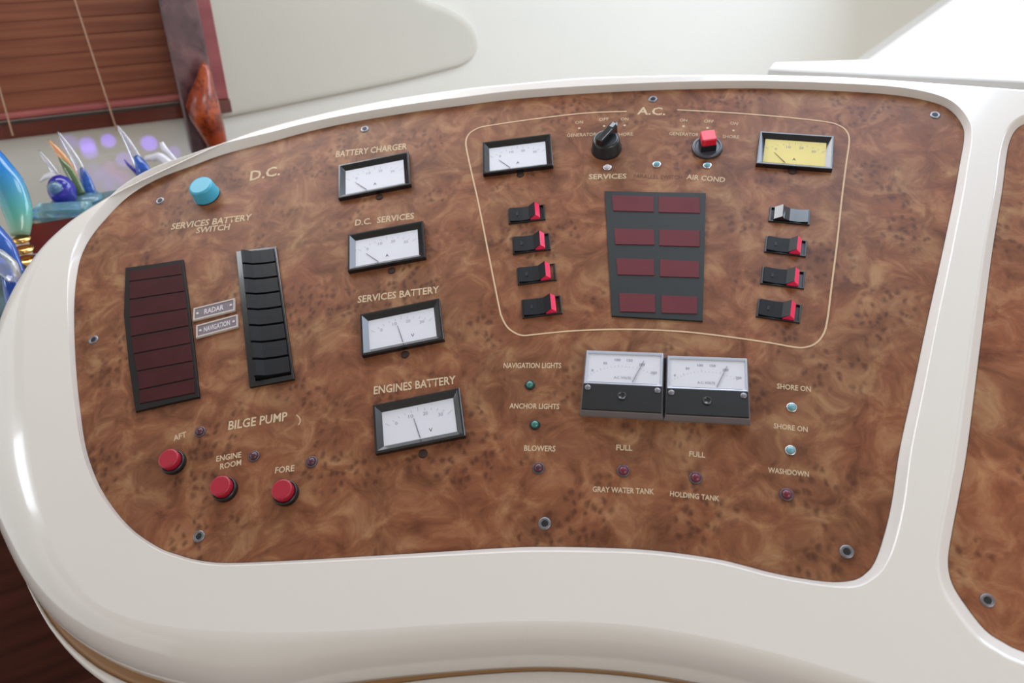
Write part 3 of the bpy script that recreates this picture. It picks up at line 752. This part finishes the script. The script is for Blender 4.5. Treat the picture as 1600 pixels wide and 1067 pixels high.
# ---- knobs and push buttons
fr = on_panel(323.5, 305)
k = empty('round_knob', fr); tag(k, 'turquoise round knob above the SERVICES BATTERY SWITCH lettering', 'knob')
MB().lathe([(.0118, 0), (.0118, .001), (.0112, .0022), (.0108, .0115), (.0101, .0128), (.0088, .0132)], 40).build('cap', M['cyan'], k, fr)
MB().lathe([(.0124, 0), (.0124, .0006)], 40).build('collar', M['black'], k, fr)
for px, py, lab in [(273, 724, 'red round push button left of the others, beneath AFT lettering'), (353, 766, 'red round push button in the middle, beneath ENGINE ROOM lettering'), (448, 772, 'red round push button beneath FORE lettering')]:
    fr = on_panel(px, py); k = empty('push_button', fr); tag(k, lab, 'button', 'red bilge pump buttons')
    MB().lathe([(.0088, 0), (.0088, .003), (.0083, .0042), (.0076, .0044), (.0076, .002)], 36, cap1=False).build('collar', M['black'], k, fr)
    MB().lathe([(.0073, .001), (.0073, .0086), (.0069, .0094), (.0060, .0096)], 36).build('cap', M['red'], k, fr)
# rotary selector
fr = on_panel(947.5, 233, radians(-38)); k = empty('rotary_selector_knob', fr)
tag(k, 'black rotary selector knob with pointer grip above the SERVICES lettering', 'knob')
MB().lathe([(.0128, 0), (.0128, .0012), (.0121, .0022), (.0112, .0105), (.0100, .0120), (.0088, .0123)], 40).build('body', M['black'], k, fr)
gp = [(-.0030, -.0095), (.0030, -.0095), (.0034, .004), (.0034, .0120), (.0012, .0152), (-.0012, .0152), (-.0034, .0120), (-.0034, .004)]
MB().prism(gp, .0085, .0185, .0008).build('grip', M['blackg'], k, fr)
MB().box(-.0017, .0017, .0078, .0132, .0185, .0187).build('pointer_mark', M['chrome'], k, fr)
MB().box(.0020, .0026, -.0085, .0060, .0185, .01862).build('edge_line', M['steel'], k, fr)
# square topped selector
fr = on_panel(1105, 232, radians(2)); k = empty('square_push_button', fr)
tag(k, 'square red button on a round grey base above AIR COND lettering', 'button')
MB().lathe([(.0124, 0), (.0124, .0020), (.0116, .0030), (.0098, .0032), (.0094, .0024)], 40).build('base', pmat('grey_base', (66, 66, 74), .3, .6), k, fr)
sq = lambda a, c: [(-a, -a+c), (-a+c, -a), (a-c, -a), (a, -a+c), (a, a-c), (a-c, a), (-a+c, a), (-a, a-c)]
MB().prism(sq(.0062, .0008), .002, .0085).build('stem', M['black'], k, fr)
MB().prism(sq(.0058, .001), .0085, .0150, .0007).build('cap', M['reddeep'], k, fr)

# ---- indicator lamps
lamps = [(828, 602, 'green', 'small green lamp under NAVIGATION LIGHTS lettering'), (836, 664, 'green', 'small green lamp under ANCHOR LIGHTS lettering'), (841.5, 732, 'plum', 'dark plum lamp under BLOWERS lettering'),
         (974, 736, 'crimson', 'dark crimson lamp above GRAY WATER TANK lettering'), (1087, 747, 'crimson', 'dark crimson lamp above HOLDING TANK lettering'), (1229, 773, 'crimson', 'dark crimson lamp under WASHDOWN lettering'),
         (1237, 637, 'teal', 'chrome ringed pale teal lamp under the upper SHORE ON lettering'), (1235, 704, 'teal', 'chrome ringed pale teal lamp under the lower SHORE ON lettering'),
         (313, 675, 'plum', 'dark plum lamp right of the AFT lettering'), (397, 713, 'plum', 'dark plum lamp right of the ENGINE ROOM lettering'), (487, 722, 'plum', 'dark plum lamp right of the FORE lettering'),
         (949, 262, 'pearl', 'pearly lamp right under the black rotary knob'), (1026, 257.5, 'teal', 'pale teal lamp between the rotary knob and the square red button'), (1105, 259, 'teal', 'pale teal lamp under the square red button')]
for px, py, c, lab in lamps:
    r = .0030 if c in ('green',) else (.0034 if c in ('plum', 'crimson') else .0028)
    if py < 300: r = .0029
    fr = on_panel(px, py); k = empty('indicator_lamp', fr); tag(k, lab, 'lamp', 'small indicator lamps')
    ringm = M['chrome'] if c in ('teal', 'pearl') else (M['darkring'] if c != 'green' else M['black'])
    MB().lathe([(r*1.22, 0), (r*1.22, .0006), (r*1.08, .0011), (r*.85, .0008)], 24, cap1=False).build('ring', ringm, k, fr)
    MB().lathe([(r*.88, .0004), (r*.86, .0014), (r*.66, .0022), (r*.35, .0027), (r*.05, .0028)], 24).build('lens', M[c], k, fr)

# ================================================================== BACKGROUND LEFT
# -- blind and its frame on the side wall
def wall_obj(name, mb, mat, parent=None, z=0): return mb.build(name, mat, parent, WM, smooth=False)
# bottom frame board (sill) and right stile
sx0 = wl(-300, 200)[0]
y_s1 = wl(150, 184)[1]; y_s0 = wl(150, 200)[1]
xr = wl(362, 178)[0]; 
ze = .022
p_top = wl(150, 173, ze); p_mid = wl(150, 187, ze)
yb0 = wl(150, 201, ze)[1]; yb1 = wl(150, 180, ze)[1]
xr = wl(362, 178, .012)[0]
sill = MB().box(sx0, xr, yb0, yb1, 0, ze, 0).build('trim_3', M['frame'], None, WM, smooth=False); sill['kind'] = 'structure'; sill['label'] = 'dark cherry window sill board'
xs = wl(322, 100, .012)[0]
st = MB().box(xr-.034, xr, yb1, .75, 0, .012, .001).build('trim_4', M['stile'], None, WM, smooth=False); st['kind'] = 'structure'; st['label'] = 'red cherry window stile'
xl = sx0; xrb = xr-.036
ymid = wl(150, 100, .01)[1]
bl_o = empty('wooden_blind', WM @ Matrix.Translation(((xl+xrb)/2, yb1, .01)))
tag(bl_o, 'closed cherry wood venetian blind at upper left above the glass figurines', 'blind')
yr0 = yb1+.002; yr1 = wl(150, 162.5, .02)[1]
MB().box(xl, xrb, yr0+.004, yr1, .006, .022, .003).build('bottom_rail', M['rail'], bl_o, WM, smooth=False)
pitch = abs(wl(150, 100, .015)[1]-wl(150, 126, .015)[1])*1.0
y = yr1; kk = 0
sm = None
while y < .62:
    m = MB().extr_x([(0, 0), (pitch*1.12, .006), (pitch*1.12, .009), (0, .0032)], 0, xrb-xl)
    # profile axes: x->up, z->out, y->along (negated)
    mw = WM @ Matrix.Translation((xrb, y, .004)) @ Matrix.Rotation(pi/2, 4, 'Z')
    if sm is None:
        o = m.build('slat', M['slat'], bl_o, mw, smooth=False); sm = o.data
    else:
        o = bpy.data.objects.new('slat', sm); COL.objects.link(o); o.parent = bl_o; o.matrix_world = mw
    y += pitch; kk += 1
for a, b in [((104, -40), (183, 205)), ((-6, 120), (20, 212))]:
    p0 = wl(*a, .028); p1 = wl(*b, .028); d = (Vector(p1)-Vector(p0)).normalized(); n = Vector((-d.y, d.x))*.0012
    P0 = Vector(p0)-d*(.4 if a[1] < 0 else .4)
    MB().prism([tuple(P0-n), tuple(P0+n), tuple(Vector(p1)+n), tuple(Vector(p1)-n)], .026, .028).build('cord', M['cord'], bl_o, WM, smooth=False)

# -- figured wood post in front of the blind
def wq(pts, off_): return [wl(x, y, off_) for x, y in pts]
pp = wq([(235, -60), (300, 240), (356, 240), (296, -60)], .07)
x_ = Vector(pp[3])-Vector(pp[0])
mb = MB().prism(pp if poly_area(pp) > 0 else pp[::-1], .045, .07, .003)
tag(mb.build('wooden_post', M['post'], None, WM, smooth=False), 'dark glossy figured wood post standing before the blind', 'post')
# -- amber burl finial
def flatlathe(prof_px, off_, depth, n=28):
    """prof: list of (left px, right px) pairs; elliptical sections"""
    rings = []
    for (a, b) in prof_px:
        p, q_ = Vector(wl(*a, off_)), Vector(wl(*b, off_)); c = (p+q_)/2; hx = (q_-p)/2; dp = min(depth, hx.length*1.0)
        rings.append([(c.x+hx.x*cos(2*pi*i/n), c.y+hx.y*cos(2*pi*i/n), off_+dp*sin(2*pi*i/n)) for i in range(n)])
    return MB().loft(rings, True, True)
mb = flatlathe([((317, 96), (319, 96)), ((312, 104), (326, 103)), ((307, 122), (331, 119)), ((296, 145), (335, 138)), ((290, 168), (341, 156)), ((298, 188), (345, 176)), ((310, 206), (350, 194)), ((322, 225), (354, 216)), ((328, 245), (358, 240))], .10, .03)
tag(mb.build('carved_finial', M['amber'], None, WM), 'polished amber burl teardrop ornament before the dark post', 'ornament')

# -- shelf with glass figurines
zs = (CAMLOC + ray(90, 343)*.86).z
def sh_(px, py, z=None): return hz(px, py, zs if z is None else z)
a, b = sh_(36, 354), sh_(190, 325); c_, d_ = sh_(260, 262), sh_(70, 300)
a2_, b2_ = a, sh_(330, 300)
pl = [tuple(v.xy) for v in (sh_(36, 352), sh_(150, 334), sh_(400, 290), sh_(370, 265), sh_(72, 318))]
if poly_area(pl) < 0: pl = pl[::-1]
mb = MB().prism(pl, zs-.035, zs)
shelf = mb.build('display_shelf', M['shelf'], smooth=False)
cxs = sum(p[0] for p in pl)/len(pl); cys = sum(p[1] for p in pl)/len(pl)
MB().prism([(cxs+(x-cxs)*.8, cys+(y-cys)*.8) for x, y in pl], 0, zs-.035).build('pedestal', M['floor'], shelf, smooth=False)
tag(shelf, 'dark red wooden display shelf under the glass figurines', 'shelf')
pl2 = [tuple(v.xy) for v in (sh_(36, 345, zs+.006), sh_(150, 327, zs+.006), sh_(400, 284, zs+.006), sh_(370, 262, zs+.006), sh_(80, 313, zs+.006))]
if poly_area(pl2) < 0: pl2 = pl2[::-1]
tag(MB().prism(pl2, zs+.0005, zs+.005, .0005).build('glass_plate', M['gaqua'], smooth=False), 'pale aqua glass plate lying on the red display shelf', 'plate')
zt = zs+.0055
zlow = 1.0835
low = [(-.60, .64), (-.475, .635), (-.478, .77), (-.60, .80)]
lo_ = tag(MB().prism(low, zlow-.006, zlow, .001).build('glass_plate', M['gaqua'], smooth=False), 'small low pale glass plate under the two blue figurines at the left edge', 'plate')
MB().prism([(-.575, .66), (-.50, .655), (-.50, .75), (-.575, .78)], 0, zlow-.006).build('pedestal', M['floor'], lo_, smooth=False)

CR, CU, CB = RC @ Vector((1, 0, 0)), RC @ Vector((0, 1, 0)), RC @ Vector((0, 0, 1))
def at(px, py, Z): return CAMLOC + ray(px, py)*Z
def taper(path, radii, n=20, squash=1.0):
    """round tapered body along world points"""
    rings = []
    for i, p in enumerate(path):
        q0 = path[max(0, i-1)]; q1 = path[min(len(path)-1, i+1)]; d = (q1-q0).normalized()
        x = d.cross(CB).normalized(); y_ = x.cross(d).normalized()
        rings.append([p + x*radii[i]*cos(2*pi*k/n) + y_*radii[i]*squash*sin(2*pi*k/n) for k in range(n)])
    return rings
def blade(name, mat, parent, pts, rad, org, squash=.6, n=14):
    pa = catmull([at(*p) for p in pts], 4, closed=False)
    rr = []
    for i in range(len(rad)-1):
        for k in range(4): rr.append(rad[i]+(rad[i+1]-rad[i])*k/4)
    rr.append(rad[-1])
    rings = [[v-org for v in r] for r in taper(pa, rr, n, squash)]
    return MB().loft(rings, True, True).build(name, mat, parent, Matrix.Translation(org))

def depth_of(px, py, z):
    r = ray(px, py); return (z-CAMLOC.z)/r.z
# 1 tall blue flame figurine, leaning, gold foot
Z1 = .80
org = at(38, 398, Z1)
g1 = empty('glass_flame_figurine', Matrix.Translation(org)); tag(g1, 'tall leaning blue and aqua glass figurine with gold foot at the left edge', 'figurine')
gm1 = gradglass('blue_to_aqua_glass', [(0, (214, 206, 150)), (1, (30, 96, 210)), (.3, (110, 196, 178)), (.62, (40, 140, 214))], (0, .13))
blade('body', gm1, g1, [(-40, 205, Z1), (-14, 250, Z1), (12, 290, Z1), (28, 330, Z1), (32, 368, Z1)], [.004, .014, .017, .0145, .009], org, .8, 20)
for yy, rr in ((374, .0115), (390, .013)):
    p = at(34+(yy-374)*.2, yy, Z1); MB().lathe([(rr*.5, -.003), (rr*.8, -.0015), (rr*.8, .0015), (rr*.5, .003)], 24).build('foot_ring', M['gold'], g1, Matrix.Translation(p))
MB().lathe([(.017, -.03), (.016, -.004), (.007, 0)], 24).build('foot', M['gold'], g1, Matrix.Translation(at(38, 402, Z1)))
# 2 cobalt streaked figurine at lower left
Z2 = .74; org = at(15, 430, Z2)
g2 = empty('cobalt_figurine', Matrix.Translation(org)); tag(g2, 'low cobalt blue streaked glass figurine at the left edge beside the console', 'figurine')
blade('body', M['gblue'], g2, [(-50, 330, Z2), (-20, 362, Z2), (4, 388, Z2), (20, 412, Z2), (30, 430, Z2)], [.006, .013, .012, .008, .006], org, .8, 18)
MB().lathe([(.014, zlow+.0005-org.z), (.013, zlow+.006-org.z), (.007, .002)], 20).build('foot', M['gblue'], g2, Matrix.Translation(org))
blade('clear_fin', M['gclear'], g2, [(-30, 385, Z2-.02), (-5, 402, Z2-.02), (14, 420, Z2-.02), (24, 438, Z2-.02)], [.004, .009, .010, .006], org, .8, 14)
# 3 violet blue ball with inner swirl on a slab
Z3 = depth_of(100, 326, zt); org = at(100, 326, Z3)
g3 = empty('glass_ball_figurine', Matrix.Translation(org)); tag(g3, 'violet blue swirled glass ball on a clear slab', 'figurine')
c = at(97, 298, Z3); R = 20/F*Z3
ball = []
for i in range(13):
    a = pi*i/12; ball.append((R*sin(a)+1e-5, -R*1.24*cos(a)))
MB().lathe(ball, 28).build('ball', M['gdeep'], g3, Matrix.Translation(c))
MB().lathe([(R*.25, -.006), (R*.5, -.002), (R*.55, .004), (R*.2, .008)], 20).build('swirl', M['gaqua'], g3, Matrix.Translation(c-CB*-R*.85))
pb = hz(98, 334, zt); MB().box(-.028, .030, -.012, .012, 0, .010, .0015).build('slab', M['gaqua'], g3, Matrix.Translation(Vector((pb.x, pb.y, zt))) @ Matrix.Rotation(radians(8), 4, 'Z'))
# 4 cluster of spikes
Z4 = depth_of(135, 312, zt); org = at(135, 312, Z4)
g4 = empty('spiked_glass_figurine', Matrix.Translation(org)); tag(g4, 'cluster of slanting clear, amber and blue glass spikes behind the violet ball', 'figurine')
blade('spike', M['gblue'], g4, [(128, 262, Z4), (134, 280, Z4), (140, 300, Z4), (142, 312, Z4)], [.002, .006, .008, .007], org)
blade('spike', M['gclear'], g4, [(90, 205, Z4), (108, 232, Z4), (124, 260, Z4), (136, 292, Z4)], [.0006, .0035, .005, .005], org)
blade('spike', M['gclear'], g4, [(61, 235, Z4), (75, 254, Z4), (92, 276, Z4), (120, 306, Z4)], [.0005, .003, .0035, .004], org)
blade('spike', M['gamber'], g4, [(75, 218, Z4), (92, 238, Z4), (108, 262, Z4), (126, 300, Z4)], [.0005, .004, .0055, .005], org)
blade('spike', M['ggreen'], g4, [(92, 246, Z4-.01), (104, 262, Z4-.01), (116, 282, Z4-.01), (128, 304, Z4-.01)], [.001, .005, .006, .005], org)
blade('spike', M['gwhite'], g4, [(62, 284, Z4), (75, 275, Z4), (92, 280, Z4), (116, 304, Z4)], [.001, .004, .005, .005], org)
MB().lathe([(.026, 0), (.027, .003), (.022, .009), (.010, .012)], 24).build('base', M['gaqua'], g4, Matrix.Translation(Vector((org.x, org.y, zt))) @ Matrix.Scale(.7, 4))
# 5 lone slender spike with dark blue root
Z5 = depth_of(228, 288, zt); org = at(228, 288, Z5)
g5 = empty('slender_spike_figurine', Matrix.Translation(org)); tag(g5, 'single slender clear glass spike with dark blue root in front of wall', 'figurine')
blade('spike', M['gclear'], g5, [(182, 195, Z5), (196, 215, Z5), (208, 236, Z5), (224, 268, Z5)], [.0006, .0032, .0052, .007], org)
blade('root', M['gblue'], g5, [(212, 244, Z5-.004), (217, 252, Z5-.004), (224, 266, Z5-.004), (228, 288, Z5)], [.003, .006, .009, .012], org)
blade('side_fin', M['gdeep'], g5, [(194, 249, Z5), (201, 258, Z5), (214, 270, Z5), (226, 285, Z5)], [.0004, .002, .003, .004], org)
# 6 milky white figurine
Z6 = depth_of(275, 270, zt); org = at(275, 270, Z6)
g6 = empty('milky_glass_figurine', Matrix.Translation(org)); tag(g6, 'small milky white glass figurine peeking over the console rim by the post', 'figurine')
blade('neck', M['gwhite'], g6, [(252, 223, Z6), (256, 232, Z6), (264, 240, Z6), (275, 252, Z6)], [.003, .0045, .003, .003], org)
blade('body', M['gwhite'], g6, [(225, 248, Z6), (240, 246, Z6), (252, 246, Z6), (275, 268, Z6)], [.003, .005, .006, .008], org)
# added spot lamps imitating violet-blue light cast by the glass on the wall
lamp_o = Vector(hz(170, 300, zt)) + Vector((0, 0, .01))
def spot(px, py, e, size, col=(.30, .22, 1)):
    l = bpy.data.lights.new('violet_spot', 'SPOT'); l.energy = e; l.color = col; l.spot_size = radians(size); l.spot_blend = .7; l.shadow_soft_size = .001
    o = bpy.data.objects.new('violet_spot', l); COL.objects.link(o); o.location = lamp_o
    u, v = wl(px, py); t = WM @ Vector((u, v, 0))
    o.rotation_euler = (t-lamp_o).to_track_quat('-Z', 'Y').to_euler()
for px, py, e, s in [(136, 226, .5, 5.0), (140, 236, .4, 5.0), (169, 220, .6, 4.5), (233, 224, .7, 5), (148, 268, .12, 6), (160, 282, .12, 7), (194, 250, .3, 5), (172, 262, .12, 4.5), (178, 286, .12, 6), (272, 238, .3, 4), (108, 222, .2, 5), (192, 276, .12, 5)]:
    spot(px, py, e*5, s, (.22, .10, 1) if (px, py) not in ((172, 262), (192, 276)) else (.7, .1, 1))
